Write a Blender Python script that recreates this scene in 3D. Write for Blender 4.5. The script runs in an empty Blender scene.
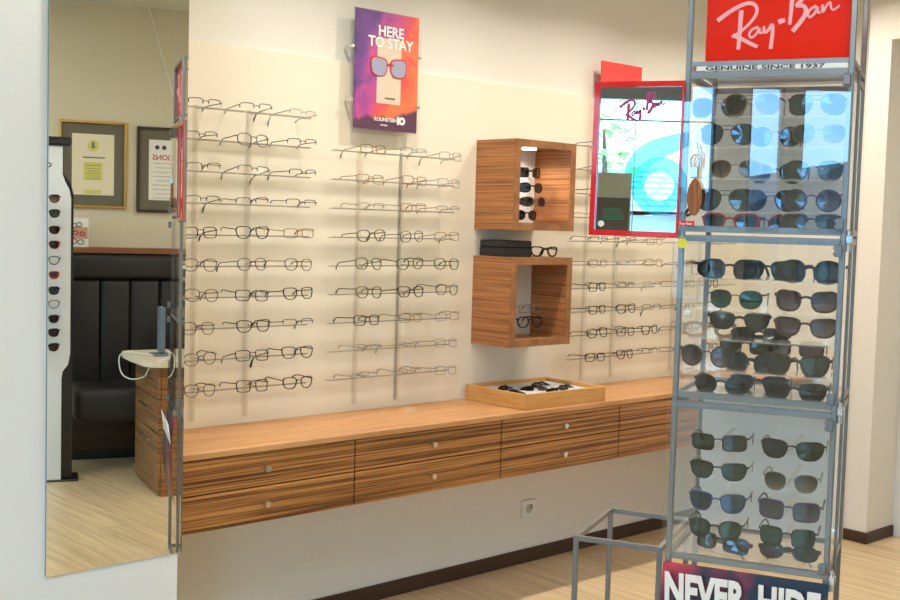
import bpy, bmesh, math, random
from mathutils import Vector, Matrix
random.seed(7)
PI = math.pi
sc = bpy.context.scene
COL = sc.collection

# ---------------------------------------------------------------- camera
F, YAW, PITCH, ROLL = 1159.08, 0.7409, 0.0656, 0.0285
cd = bpy.data.cameras.new('camera'); cam = bpy.data.objects.new('camera', cd); COL.objects.link(cam)
cd.sensor_width = 36.0; cd.lens = F / 900 * 36; cd.clip_start = 0.05; cd.clip_end = 200
d_ = Vector((math.sin(YAW) * math.cos(PITCH), math.cos(YAW) * math.cos(PITCH), -math.sin(PITCH)))
r_ = Vector((math.cos(YAW), -math.sin(YAW), 0)); u_ = r_.cross(d_)
r2 = r_ * math.cos(ROLL) + u_ * math.sin(ROLL); u2 = -r_ * math.sin(ROLL) + u_ * math.cos(ROLL)
cam.matrix_world = Matrix(((r2.x, u2.x, -d_.x, 0), (r2.y, u2.y, -d_.y, -3.5165), (r2.z, u2.z, -d_.z, 1.5), (0, 0, 0, 1)))
sc.camera = cam

# ---------------------------------------------------------------- world, lights, exposure
w = bpy.data.worlds.new('sky'); sc.world = w; w.use_nodes = True
bg = w.node_tree.nodes['Background']; bg.inputs[0].default_value = (0.26, 0.60, 1.0, 1); bg.inputs[1].default_value = 8.5
def area(name, loc, size, power, color, rot=(0, 0, 0), sy=None, spread=180):
    l = bpy.data.lights.new(name, 'AREA'); l.energy = power; l.color = color; l.size = size
    if sy: l.shape = 'RECTANGLE'; l.size_y = sy
    else: l.shape = 'DISK'
    l.spread = math.radians(spread)
    o = bpy.data.objects.new(name, l); COL.objects.link(o); o.location = loc; o.rotation_euler = rot; return o
WARM = (1.0, 0.93, 0.83)
sun_l = bpy.data.lights.new('sun', 'SUN'); sun_l.energy = 4.5; sun_l.angle = .01; sun_l.color = (1, .96, .9)
sun_o = bpy.data.objects.new('sun', sun_l); COL.objects.link(sun_o); sun_o.rotation_euler = (math.radians(20), math.radians(48), 0)
for i, x in enumerate((1.55, 2.35, 3.15, 3.95, 4.75)):
    area('downlight', (x, -0.62, 2.73), 0.10, 8.6, WARM, rot=(math.radians(-10), 0, 0), spread=150)
area('ceiling_fill_light', (0.9, -2.7, 2.73), 0.6, 26, (1.0, 0.98, 0.96), sy=1.2)  # unseen ceiling fills added for the room; this one brightens the tower front
area('ceiling_fill_light', (2.2, -3.2, 2.73), 0.6, 10, (1.0, 0.95, 0.90), sy=1.2)
area('ceiling_fill_light', (4.4, -2.4, 2.73), 0.6, 12, (1.0, 0.95, 0.88), sy=1.2)
sc.view_settings.view_transform = 'Standard'; sc.view_settings.look = 'None'
sc.view_settings.exposure = 0.12; sc.view_settings.gamma = 1.0; sc.view_settings.use_curve_mapping = False
sc.cycles.max_bounces = 12; sc.cycles.transparent_max_bounces = 40; sc.cycles.glossy_bounces = 6
sc.cycles.transmission_bounces = 8; sc.cycles.sample_clamp_indirect = 6

# ---------------------------------------------------------------- helpers
def tag(o, label=None, cat=None, group=None, kind=None):
    if label: o['label'] = label
    if cat: o['category'] = cat
    if group: o['group'] = group
    if kind: o['kind'] = kind
    return o
def thing(name, label, cat, loc=(0, 0, 0), rz=0, group=None):
    o = bpy.data.objects.new(name, None); o.empty_display_size = 0.05; COL.objects.link(o)
    o.location = loc; o.rotation_euler = (0, 0, rz)
    return tag(o, label, cat, group)

class MB:
    def __init__(s): s.bm = bmesh.new()
    def box(s, a, b, bev=0.0, M=None, seg=1):
        x0, x1 = sorted((a[0], b[0])); y0, y1 = sorted((a[1], b[1])); z0, z1 = sorted((a[2], b[2]))
        m = Matrix.Translation(((x0 + x1) / 2, (y0 + y1) / 2, (z0 + z1) / 2)) @ Matrix.Diagonal((x1 - x0, y1 - y0, z1 - z0, 1))
        if M: m = M @ m
        t = bmesh.new(); bmesh.ops.create_cube(t, size=1, matrix=m)
        if bev: bmesh.ops.bevel(t, geom=t.edges[:], offset=bev, segments=seg, affect='EDGES', profile=0.5)
        s._add(t); return s
    def _add(s, t):
        me = bpy.data.meshes.new('t'); t.to_mesh(me); t.free(); s.bm.from_mesh(me); bpy.data.meshes.remove(me)
    def tube(s, pts, r, seg=6, closed=False, flat=None):
        """sweep; r = radius (or per-point list); flat=(a,b) rectangular half sizes: a along the 'side' dir, b along the binormal"""
        P = [Vector(p) for p in pts]; n = len(P); rings = []
        up = Vector((0, 0, 1))
        nrm = None
        for i in range(n):
            if closed: t = (P[(i + 1) % n] - P[i - 1])
            else: t = P[min(i + 1, n - 1)] - P[max(i - 1, 0)]
            t.normalize()
            if nrm is None:
                nrm = t.cross(up)
                if nrm.length < 0.05: nrm = t.cross(Vector((0, 1, 0)))
                nrm.normalize()
            nrm = (nrm - t * nrm.dot(t)); nrm.normalize(); bn = t.cross(nrm)
            rr = r[i] if isinstance(r, (list, tuple)) else r
            ring = []
            if flat:
                for (ca, cb) in ((1, 1), (-1, 1), (-1, -1), (1, -1)):
                    ring.append(s.bm.verts.new(P[i] + nrm * ca * flat[0] * rr + bn * cb * flat[1] * rr))
            else:
                for k in range(seg):
                    a = 2 * PI * k / seg
                    ring.append(s.bm.verts.new(P[i] + nrm * math.cos(a) * rr + bn * math.sin(a) * rr))
            rings.append(ring)
        m = len(rings[0])
        for i in range(n if closed else n - 1):
            A, B = rings[i], rings[(i + 1) % n]
            for k in range(m):
                try: s.bm.faces.new((A[k], A[(k + 1) % m], B[(k + 1) % m], B[k]))
                except ValueError: pass
        if not closed:
            s.bm.faces.new(rings[0][::-1]); s.bm.faces.new(rings[-1])
        return s
    def cyl(s, p0, p1, r, seg=12): return s.tube([p0, p1], r, seg)
    def prism(s, outline, axis='y', d0=0.0, d1=0.01):
        def V(p, d):
            if axis == 'y': return (p[0], d, p[1])
            if axis == 'x': return (d, p[0], p[1])
            return (p[0], p[1], d)
        A = [s.bm.verts.new(V(p, d0)) for p in outline]; B = [s.bm.verts.new(V(p, d1)) for p in outline]
        n = len(A)
        s.bm.faces.new(A); s.bm.faces.new(B[::-1])
        for i in range(n): s.bm.faces.new((A[i], A[(i + 1) % n], B[(i + 1) % n], B[i]))
        return s
    def ribbon(s, pts, wd, y=0.0, th=0.002):
        """flat brush stroke in the x-z plane, with thickness along y; wd: width or per-point"""
        n = len(pts); L = []; R = []
        for i in range(n):
            a = Vector(pts[min(i + 1, n - 1)]); b = Vector(pts[max(i - 1, 0)]); t = (a - b)
            if t.length < 1e-9: t = Vector((1, 0))
            t.normalize(); nn = Vector((-t.y, t.x)); ww = (wd[i] if isinstance(wd, (list, tuple)) else wd) / 2
            L.append(Vector(pts[i]) + nn * ww); R.append(Vector(pts[i]) - nn * ww)
        for i in range(n - 1):
            q = [L[i], L[i + 1], R[i + 1], R[i]]
            A = [s.bm.verts.new((p.x, y, p.y)) for p in q]; B = [s.bm.verts.new((p.x, y - th, p.y)) for p in q]
            s.bm.faces.new(A); s.bm.faces.new(B[::-1])
            for k in range(4): s.bm.faces.new((A[k], A[(k + 1) % 4], B[(k + 1) % 4], B[k]))
        return s
    def warp(s, f):
        for v in s.bm.verts: v.co = Vector(f(v.co))
        return s
    def mesh(s, name, mat, smooth=False):
        bmesh.ops.recalc_face_normals(s.bm, faces=s.bm.faces)
        me = bpy.data.meshes.new(name); s.bm.to_mesh(me); s.bm.free()
        if mat: me.materials.append(mat)
        if smooth:
            for p in me.polygons: p.use_smooth = True
        return me
    def build(s, name, mat, parent=None, smooth=False):
        o = bpy.data.objects.new(name, s.mesh(name, mat, smooth)); COL.objects.link(o)
        if parent: o.parent = parent
        return o
def inst(name, me, parent=None):
    o = bpy.data.objects.new(name, me); COL.objects.link(o); o.parent = parent; return o
def struct(name, mb, mat, label=None): return tag(mb.build(name, mat), label, None, None, 'structure')
def smoothp(P, k=6, closed=False):
    """Catmull-Rom resample"""
    P = [Vector(p) for p in P]; n = len(P); out = []
    for i in range(n if closed else n - 1):
        g = lambda j: P[j % n] if closed else P[max(0, min(n - 1, j))]
        a, b, c, d = g(i - 1), g(i), g(i + 1), g(i + 2)
        for j in range(k):
            t = j / k
            out.append(0.5 * ((2 * b) + (c - a) * t + (2 * a - 5 * b + 4 * c - d) * t * t + (3 * b - a - 3 * c + d) * t ** 3))
    if not closed: out.append(P[-1])
    return out
def text(name, s, size, mat, parent, loc, rot=(PI / 2, 0, 0), sx=1.0, sz=1.0, ext=0.0008, bold=0.0, align='LEFT', mirror=False):
    cu = bpy.data.curves.new(name, 'FONT'); cu.body = s; cu.size = size; cu.extrude = ext; cu.offset = bold; cu.align_x = align
    cu.resolution_u = 3
    o = bpy.data.objects.new(name, cu); COL.objects.link(o)
    bpy.context.view_layer.update()
    me = bpy.data.meshes.new_from_object(o); bpy.data.objects.remove(o)
    me.transform(Matrix.Diagonal((sx, sz, 1, 1))); me.materials.append(mat)
    t = bpy.data.objects.new(name, me); COL.objects.link(t); t.parent = parent; t.location = loc; t.rotation_euler = rot
    return t

# ---------------------------------------------------------------- materials
def nodes(name):
    m = bpy.data.materials.new(name); m.use_nodes = True; nt = m.node_tree; return m, nt, nt.nodes['Principled BSDF']
def mat(name, col, rough=0.5, metal=0.0, emit=None, es=0, spec=0.5, coat=0):
    m, nt, b = nodes(name)
    b.inputs['Base Color'].default_value = (*col, 1); b.inputs['Roughness'].default_value = rough
    b.inputs['Metallic'].default_value = metal; b.inputs['Specular IOR Level'].default_value = spec
    b.inputs['Coat Weight'].default_value = coat
    if emit: b.inputs['Emission Color'].default_value = (*emit, 1); b.inputs['Emission Strength'].default_value = es
    return m
def s2l(r, g, b): return tuple(((c / 255) / 12.92 if c / 255 <= .04045 else ((c / 255 + .055) / 1.055) ** 2.4) for c in (r, g, b))
def plaster(name, col, bump=0.15, scale=180):
    m, nt, b = nodes(name); b.inputs['Roughness'].default_value = 0.85
    n = nt.nodes.new('ShaderNodeTexNoise'); n.inputs['Scale'].default_value = scale; n.inputs['Detail'].default_value = 3
    tc = nt.nodes.new('ShaderNodeTexCoord'); nt.links.new(tc.outputs['Object'], n.inputs['Vector'])
    bu = nt.nodes.new('ShaderNodeBump'); bu.inputs['Strength'].default_value = bump; bu.inputs['Distance'].default_value = 0.004
    nt.links.new(n.outputs['Fac'], bu.inputs['Height']); nt.links.new(bu.outputs['Normal'], b.inputs['Normal'])
    n2 = nt.nodes.new('ShaderNodeTexNoise'); n2.inputs['Scale'].default_value = 1.2; nt.links.new(tc.outputs['Object'], n2.inputs['Vector'])
    mx = nt.nodes.new('ShaderNodeMixRGB'); mx.inputs[1].default_value = (*col, 1); mx.inputs[2].default_value = (*[c * .95 for c in col], 1)
    nt.links.new(n2.outputs['Fac'], mx.inputs[0]); nt.links.new(mx.outputs[0], b.inputs['Base Color'])
    return m
def wood(name, dark, light, scale=(1.2, 1.2, 60), rough=0.38, contrast=(0.35, 0.65), seedoff=0.0, detail=4):
    m, nt, b = nodes(name); b.inputs['Roughness'].default_value = rough
    tc = nt.nodes.new('ShaderNodeTexCoord'); geo = nt.nodes.new('ShaderNodeNewGeometry')
    mp = nt.nodes.new('ShaderNodeMapping'); mp.inputs['Scale'].default_value = scale; mp.inputs['Location'].default_value = (seedoff, seedoff * 2, seedoff * 3)
    nt.links.new(geo.outputs['Position'], mp.inputs['Vector'])
    n = nt.nodes.new('ShaderNodeTexNoise'); n.inputs['Scale'].default_value = 1.6; n.inputs['Detail'].default_value = detail; n.inputs['Roughness'].default_value = 0.65
    nt.links.new(mp.outputs[0], n.inputs['Vector'])
    cr = nt.nodes.new('ShaderNodeValToRGB'); e = cr.color_ramp.elements
    e[0].position = contrast[0]; e[0].color = (*dark, 1); e[1].position = contrast[1]; e[1].color = (*light, 1)
    nt.links.new(n.outputs['Fac'], cr.inputs[0]); nt.links.new(cr.outputs[0], b.inputs['Base Color'])
    return m
def glassmat(name, tint=(1, 1, 1), ior=1.5, rough=0.0, gl=(1, 1, 1), extra=None, grad=None):
    """clear pane: fresnel mirror over tinted see-through; extra = share of opaque body colour"""
    m = bpy.data.materials.new(name); m.use_nodes = True; nt = m.node_tree; nt.nodes.clear()
    out = nt.nodes.new('ShaderNodeOutputMaterial'); tr = nt.nodes.new('ShaderNodeBsdfTransparent'); tr.inputs[0].default_value = (*tint, 1)
    go = nt.nodes.new('ShaderNodeBsdfGlossy'); go.inputs['Color'].default_value = (*gl, 1); go.inputs['Roughness'].default_value = rough
    fr = nt.nodes.new('ShaderNodeFresnel'); fr.inputs[0].default_value = ior
    base = tr.outputs[0]
    if grad:
        tc = nt.nodes.new('ShaderNodeTexCoord'); sx = nt.nodes.new('ShaderNodeSeparateXYZ'); nt.links.new(tc.outputs['Object'], sx.inputs[0])
        mr = nt.nodes.new('ShaderNodeMapRange'); mr.inputs[1].default_value = -.024; mr.inputs[2].default_value = .02; nt.links.new(sx.outputs['Z'], mr.inputs[0])
        mc = nt.nodes.new('ShaderNodeMixRGB'); mc.inputs[1].default_value = (*grad, 1); mc.inputs[2].default_value = (*tint, 1)
        nt.links.new(mr.outputs[0], mc.inputs[0]); nt.links.new(mc.outputs[0], tr.inputs[0])
    if extra:
        df = nt.nodes.new('ShaderNodeBsdfDiffuse'); df.inputs[0].default_value = (*extra[0], 1)
        mx0 = nt.nodes.new('ShaderNodeMixShader'); mx0.inputs[0].default_value = extra[1]
        nt.links.new(tr.outputs[0], mx0.inputs[1]); nt.links.new(df.outputs[0], mx0.inputs[2]); base = mx0.outputs[0]
    gm = nt.nodes.new('ShaderNodeNewGeometry'); inv = nt.nodes.new('ShaderNodeMath'); inv.operation = 'SUBTRACT'; inv.inputs[0].default_value = 1; nt.links.new(gm.outputs['Backfacing'], inv.inputs[1])
    mu = nt.nodes.new('ShaderNodeMath'); mu.operation = 'MULTIPLY'; nt.links.new(fr.outputs[0], mu.inputs[0]); nt.links.new(inv.outputs[0], mu.inputs[1])
    mx = nt.nodes.new('ShaderNodeMixShader'); nt.links.new(mu.outputs[0], mx.inputs[0]); nt.links.new(base, mx.inputs[1]); nt.links.new(go.outputs[0], mx.inputs[2])
    nt.links.new(mx.outputs[0], out.inputs[0]); return m

M = {}
M['wall'] = plaster('wall_paint_white', s2l(240, 236, 226))
M['pillar'] = plaster('pillar_plaster_white', s2l(236, 238, 238), bump=0.12, scale=240)
M['backwall'] = plaster('wall_paint_olive_beige', s2l(220, 211, 182))
M['ceil'] = plaster('ceiling_paint', s2l(225, 220, 205), bump=0.05)
M['panel'] = plaster('cream_wall_panel', s2l(246, 237, 216), bump=0.0)
M['chrome'] = mat('brushed_steel', (0.27, 0.27, 0.275), 0.35, 0.7)
M['dsteel'] = mat('grey_steel_tube', (0.22, 0.22, 0.22), 0.4, 0.7)
M['silver'] = mat('silver_knob_metal', (0.75, 0.74, 0.72), 0.25, 1.0)
M['zebra'] = wood('zebrano_drawers', s2l(86, 50, 20), s2l(192, 132, 72), (.7, .7, 105), 0.4, (0.39, 0.59))
M['zcube'] = wood('zebrano_cubes', s2l(122, 72, 38), s2l(196, 132, 78), (.9, .9, 95), 0.42, (0.34, 0.62), 3.1)
M['zcubeedge'] = wood('zebrano_cube_edge', s2l(134, 86, 50), s2l(168, 114, 70), (8, 8, 8), 0.42, (0.35, 0.65), 3.1)
M['ztop'] = wood('worktop_wood', s2l(184, 130, 82), s2l(214, 162, 110), (2.2, 26, 2), 0.42, (0.3, 0.7), 1.3)
M['zcab'] = wood('zebrano_cabinet', s2l(96, 62, 32), s2l(176, 124, 74), (1.0, 1.0, 60), 0.42, (0.36, 0.64), 7)
M['beech'] = wood('light_wood_tray', s2l(200, 142, 74), s2l(222, 170, 100), (3, 3, 40), 0.5, (0.3, 0.7), 2)
M['basebd'] = wood('dark_baseboard_wood', s2l(52, 34, 24), s2l(78, 54, 40), (1, 1, 50), 0.5, (0.3, 0.7))
M['ledge'] = wood('ledge_wood', s2l(120, 74, 40), s2l(160, 104, 60), (1, 1, 50), 0.4, (0.3, 0.7))
M['black'] = mat('black_plastic', (0.012, 0.012, 0.014), 0.3)
M['blackmat'] = mat('black_soft_case', (0.022, 0.022, 0.025), 0.55)
M['leather'] = mat('black_leather', (0.014, 0.013, 0.013), 0.5)
M['white'] = mat('white_plastic', s2l(235, 235, 232), 0.35)
M['whitecol'] = mat('white_lacquer', s2l(225, 230, 232), 0.3)
M['gap'] = mat('dark_gap', (0.01, 0.008, 0.006), 0.8)
M['backing'] = mat('white_backing_panel', s2l(232, 230, 228), 0.5)
M['mirror'] = mat('mirror_silvering', (0.90, 0.93, 0.90), 0.0, 1.0)
M['mirredge'] = mat('mirror_edge', s2l(150, 160, 165), 0.2, 0.3)
M['red'] = mat('red_sign', s2l(238, 34, 12), 0.06)
M['redboard'] = mat('red_board', s2l(240, 78, 74), 0.35)
M['redframe'] = mat('red_frame_lacquer', s2l(222, 44, 48), 0.06)
M['magenta'] = mat('magenta_lettering', s2l(176, 40, 110), 0.4)
M['pink'] = mat('pale_pink_lettering', s2l(248, 176, 180), 0.4)
M['inkdark'] = mat('dark_ink', s2l(50, 52, 62), 0.5)
M['gold'] = mat('gold_frame', s2l(205, 160, 80), 0.3, 0.7)
M['darkframe'] = mat('dark_frame', s2l(50, 40, 32), 0.35)
M['matgrey'] = mat('olive_grey_mat', s2l(110, 106, 90), 0.8)
M['cream'] = mat('certificate_paper', s2l(235, 225, 195), 0.7)
M['paperw'] = mat('white_paper', s2l(238, 236, 226), 0.7)
M['yellowink'] = mat('yellow_green_print', s2l(214, 210, 110), 0.7)
M['greyink'] = mat('grey_print', s2l(120, 120, 112), 0.7)
M['redink'] = mat('red_print', s2l(190, 50, 60), 0.7)
M['blueink'] = mat('blue_grey_print', s2l(70, 76, 90), 0.7)
M['textw'] = mat('white_lettering', s2l(250, 245, 240), 0.5)
M['brown'] = wood('brown_fibre', s2l(110, 60, 24), s2l(176, 112, 56), (120, 120, 8), 0.6, (0.3, 0.7))
M['yellow'] = mat('yellow_sticker', s2l(225, 215, 70), 0.5)
M['traylining'] = mat('pale_grey_lining', s2l(205, 205, 208), 0.8)
M['desk'] = mat('beige_desktop', s2l(225, 212, 185), 0.4)
M['monitor'] = mat('blue_grey_plastic', s2l(105, 118, 132), 0.35)
M['led'] = mat('led_disc', (1, 1, 1), 0.5, emit=(1.0, 0.95, 0.85), es=9)
M['pane'] = glassmat('clear_case_glass', (0.985, 0.99, 0.985), 1.80)
M['toppane'] = glassmat('boosted_reflection_glass', (0.975, 0.985, 0.985), 2.05)  # top door glass, reflectance raised to strengthen the sky reflections
M['acry'] = glassmat('clear_acrylic', (0.985, 0.98, 0.97), 1.02, 0.2, extra=((0.86, 0.82, 0.74), 0.12))
M['shelf'] = glassmat('shelf_acrylic', (0.97, 0.98, 0.98), 1.3, 0.1, extra=((0.95, 0.95, 0.95), 0.15))
M['winglass'] = glassmat('window_glass', (0.97, 0.99, 0.985), 1.45)
M['lens'] = glassmat('clear_lens', (0.985, 0.985, 0.98), 1.35, 0.12)
M['lenspink'] = glassmat('pinkish_lens', (0.97, 0.86, 0.84), 1.4, 0.05)
M['teal'] = glassmat('teal_window_film', (0.50, 0.93, 0.97), 1.2, 0.2, extra=((0.55, 0.9, 0.92), 0.2))
M['bar'] = glassmat('shadow_bar_acrylic', (0.80, 0.78, 0.74), 1.05, 0.2, extra=((0.8, 0.77, 0.7), 0.2))  # tint dark enough for the added bars to cast visible bands
M['rodm'] = mat('dull_steel_rod', (0.30, 0.28, 0.25), 0.5, 0.3)
# sunglass lenses: (top tint, lower tint, reflectance ior)
LENS = {
 'greengrey': glassmat('green_grey_lens', (0.13, 0.17, 0.15), 1.75, grad=(0.22, 0.27, 0.24)),
 'darkgrey': glassmat('dark_grey_lens', (0.06, 0.065, 0.08), 1.8, grad=(0.12, 0.12, 0.14)),
 'brown': glassmat('brown_gradient_lens', (0.18, 0.12, 0.08), 1.6, grad=(0.62, 0.55, 0.45)),
 'purple': glassmat('purple_gradient_lens', (0.16, 0.11, 0.16), 1.7, grad=(0.42, 0.38, 0.42)),
 'blue': glassmat('blue_mirror_lens', (0.08, 0.12, 0.19), 2.1, gl=(0.6, 0.8, 1.0), grad=(0.14, 0.20, 0.27)),
 'green': glassmat('green_mirror_lens', (0.07, 0.17, 0.14), 1.8, gl=(0.7, 1.0, 0.9), grad=(0.12, 0.28, 0.23)),
 'darkbrown': glassmat('dark_brown_lens', (0.08, 0.045, 0.035), 1.7, grad=(0.14, 0.085, 0.06)),
 'clear': M['lens'], 'pink': M['lenspink'],
}
RIM = {
 'black': mat('black_acetate', (0.012, 0.012, 0.013), 0.25), 'gunmetal': mat('gunmetal_wire', (0.05, 0.045, 0.045), 0.4, 0.4),
 'gold': mat('gold_wire', s2l(150, 112, 58), 0.4, 0.6), 'silver': mat('silver_wire', (0.33, 0.33, 0.33), 0.4, 0.6),
 'brown': mat('brown_acetate', s2l(70, 40, 26), 0.3), 'tortoise': wood('tortoiseshell_acetate', s2l(24, 15, 10), s2l(96, 58, 30), (60, 60, 60), 0.25, (0.4, 0.65)),
 'green': mat('olive_green_acetate', s2l(88, 96, 48), 0.3), 'red': mat('red_acetate', s2l(150, 34, 36), 0.3),
 'blue': mat('blue_acetate', s2l(46, 60, 100), 0.3), 'pink': mat('rose_wire', s2l(160, 98, 88), 0.4, 0.4),
 'orange': mat('orange_acetate', s2l(220, 90, 50), 0.35), 'grey': mat('grey_acetate', s2l(90, 92, 96), 0.35), 'purple': mat('purple_acetate', s2l(66, 48, 86), 0.3),
 'clearbrown': glassmat('clear_brown_acetate', (0.80, 0.66, 0.55), 1.5, 0.1, extra=((0.55, 0.4, 0.3), 0.5)),
}

# ================================================================ SETTING
XR = 5.46
floor_m, nt, b = nodes('light_laminate_floor')
b.inputs['Roughness'].default_value = 0.32
geo = nt.nodes.new('ShaderNodeNewGeometry'); mp = nt.nodes.new('ShaderNodeMapping'); mp.inputs['Rotation'].default_value = (0, 0, PI / 2); mp.inputs['Scale'].default_value = (1, 1, 1)
nt.links.new(geo.outputs['Position'], mp.inputs['Vector'])
br = nt.nodes.new('ShaderNodeTexBrick'); br.inputs['Scale'].default_value = 1.0; br.inputs['Brick Width'].default_value = 1.3; br.inputs['Row Height'].default_value = 0.19
br.inputs['Mortar Size'].default_value = 0.0012; br.inputs['Color1'].default_value = (*s2l(230, 206, 164), 1); br.inputs['Color2'].default_value = (*s2l(218, 192, 148), 1); br.inputs['Mortar'].default_value = (*s2l(170, 140, 100), 1)
nt.links.new(mp.outputs[0], br.inputs['Vector'])
mp2 = nt.nodes.new('ShaderNodeMapping'); mp2.inputs['Scale'].default_value = (22, 1.3, 1); nt.links.new(geo.outputs['Position'], mp2.inputs['Vector'])
nz = nt.nodes.new('ShaderNodeTexNoise'); nz.inputs['Scale'].default_value = 1.5; nz.inputs['Detail'].default_value = 5; nt.links.new(mp2.outputs[0], nz.inputs['Vector'])
cr = nt.nodes.new('ShaderNodeValToRGB'); cr.color_ramp.elements[0].position = .3; cr.color_ramp.elements[0].color = (.74, .70, .66, 1); cr.color_ramp.elements[1].position = .7; cr.color_ramp.elements[1].color = (1.06, 1.06, 1.06, 1)
nt.links.new(nz.outputs['Fac'], cr.inputs[0])
mm = nt.nodes.new('ShaderNodeMixRGB'); mm.blend_type = 'MULTIPLY'; mm.inputs[0].default_value = 1; nt.links.new(br.outputs['Color'], mm.inputs[1]); nt.links.new(cr.outputs[0], mm.inputs[2])
nt.links.new(mm.outputs[0], b.inputs['Base Color'])

struct('floor', MB().box((-2.7, -7.0, -0.1), (8.0, 0.1, 0.0)), floor_m)
struct('ceiling', MB().box((-2.7, -7.0, 2.78), (8.0, 0.1, 2.88)), M['ceil'])
struct('wall_main', MB().box((-2.7, 0.0, 0.0), (8.0, 0.12, 2.78)), M['wall'])
struct('wall_left', MB().box((-2.7, -0.484, 0.0), (1.705, 0.0, 2.78)), M['pillar'])
struct('wall_panel', MB().box((1.705, -0.012, 0.76), (XR, 0.0, 2.092)), M['panel'])
struct('baseboard_main', MB().box((1.705, -0.014, 0.0), (XR, 0.0, 0.062), 0.003), M['basebd'])
struct('wall_right', MB().box((XR, -0.682, 0.0), (XR + 0.1, 0.0, 2.78)), M['wall'])
struct('wall_pier', MB().box((5.28, -0.797, 0.0), (5.54, -0.683, 2.78)), M['wall'])
struct('baseboard_pier', MB().box((5.268, -0.809, 0.0), (5.54, -0.680, 0.055), 0.003), M['basebd'])
struct('wall_lintel', MB().box((5.28, -3.2, 2.433), (5.54, -0.797, 2.78)), M['wall'])
# door leaf and frame behind the pier
struct('trim_1', MB().box((5.54, -0.90, 0.0), (5.60, -0.70, 2.433)).box((5.54, -2.0, 2.36), (5.60, -0.90, 2.433)).box((5.54, -2.0, 0), (5.60, -1.92, 2.36)), M['white'])
dr = struct('door_1', MB().box((5.56, -1.92, 0.01), (5.60, -0.90, 2.36)), M['white'])
MB().cyl((5.56, -1.80, 1.02), (5.50, -1.80, 1.02), 0.010).cyl((5.505, -1.80, 1.02), (5.505, -1.68, 1.02), 0.009).build('door_handle', M['silver'], dr)
struct('wall_side', MB().box((5.6, -6.9, 0.0), (5.72, -2.0, 2.78)).box((5.6, -2.0, 2.433), (5.72, -0.7, 2.78)).box((5.6, -2.0, 0), (5.72, -1.95, 2.433)), M['wall'])

# slanted back wall, seen in the long mirror
EA = 0.35; W0 = Vector((3.318, -4.194, 0))
BK = Matrix.Translation(W0) @ Matrix.Rotation(EA, 4, 'Z')
bw = struct('wall_back', MB().box((-7.2, -0.12, 0), (2.9, 0.0, 2.78)), M['backwall']); bw.matrix_world = BK

# window wall on the street side
XW = -2.6
wy0, wy1, wz0, wz1 = -4.1, -1.6, 1.02, 2.5
mb = MB()
for a, bb in (((-2.72, -7.0, 0), (XW, -6.4, 2.78)), ((-2.72, -6.4, 0), (XW, -4.5, .12)), ((-2.72, -6.4, 2.5), (XW, -4.5, 2.78)), ((-2.72, -4.5, 0), (XW, wy0, 2.78)), ((-2.72, wy1, 0), (XW, -0.48, 2.78)), ((-2.72, wy0, 0), (XW, wy1, wz0)), ((-2.72, wy0, wz1), (XW, wy1, 2.78)),
              ((-2.72, -3.25, wz0), (XW, -3.03, wz1)), ((-2.72, -3.61, wz0), (XW, -3.49, wz1))): mb.box(a, bb)
struct('wall_window', mb, M['wall'])
for n, (y0, y1) in enumerate(((-3.03, wy1), (-3.49, -3.25), (wy0, -3.61), (-6.4, -4.5))):
    if n == 3: wz0 = .12  # fourth window is an unseen opening added to let in more daylight
    wn = thing('window_%d' % (n + 1), None, None, (XW - 0.06, (y0 + y1) / 2, wz0)); wn['kind'] = 'structure'
    h = abs(y1 - y0) / 2; H = wz1 - wz0; t = 0.02
    fm = MB().box((-.03, -h, 0), (.03, -h + t, H)).box((-.03, h - t, 0), (.03, h, H)).box((-.03, -h + t, 0), (.03, h - t, t)).box((-.03, -h + t, H - t), (.03, h - t, H))
    if n == 0: fm.box((-.015, -h + t, 1.215), (.015, h - t, 1.225)).box((-.01, -.17, t), (.01, -.165, H - t)).box((-.03, -h + .17, 1.36), (.03, h - t, H - t))
    fm.build('window_frame', M['dsteel'], wn)
    MB().box((-.003, -h + t, t), (.003, h - t, H - t)).build('window_pane', M['winglass'], wn)

# ---------------------------------------------------------------- outside
struct('ground_outside', MB().box((-60, -40, -0.2), (-2.72, 30, -0.12)), mat('grey_paving', s2l(170, 168, 162), 0.8))
def shingles():
    m, nt, b = nodes('grey_roof_tiles'); geo = nt.nodes.new('ShaderNodeNewGeometry'); mp = nt.nodes.new('ShaderNodeMapping'); mp.inputs['Rotation'].default_value = (PI / 2, 0, PI / 2)
    cx = nt.nodes.new('ShaderNodeSeparateXYZ'); cc = nt.nodes.new('ShaderNodeCombineXYZ'); nt.links.new(geo.outputs['Position'], cx.inputs[0])
    nt.links.new(cx.outputs['Y'], cc.inputs['X']); nt.links.new(cx.outputs['Z'], cc.inputs['Y'])
    br = nt.nodes.new('ShaderNodeTexBrick'); br.inputs['Scale'].default_value = 1; br.inputs['Brick Width'].default_value = .30; br.inputs['Row Height'].default_value = .11; br.inputs['Mortar Size'].default_value = .03
    br.inputs['Color1'].default_value = (.34, .33, .32, 1); br.inputs['Color2'].default_value = (.44, .42, .42, 1); br.inputs['Mortar'].default_value = (.12, .12, .12, 1)
    nt.links.new(cc.outputs[0], br.inputs['Vector']); nt.links.new(br.outputs['Color'], b.inputs['Base Color']); return m
hs = thing('street_house', 'low pale house with grey tiled roof across the street, reflected in red-framed mirror', 'house', (-13, -3.2, 0))
MB().box((-6, -1.9, -0.12), (0, 14, 1.72)).build('wall', mat('house_render', s2l(190, 188, 180), 0.8), hs)
MB().prism([(0.35, 1.78), (-3.0, 2.62), (-6.35, 1.78)], 'y', -2.1, 14.3).build('roof', shingles(), hs)
bh = thing('timber_barn', 'dark timber barn with dark gabled roof across the street, beside the pale house', 'building', (-12.5, -9.6, 0))
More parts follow.
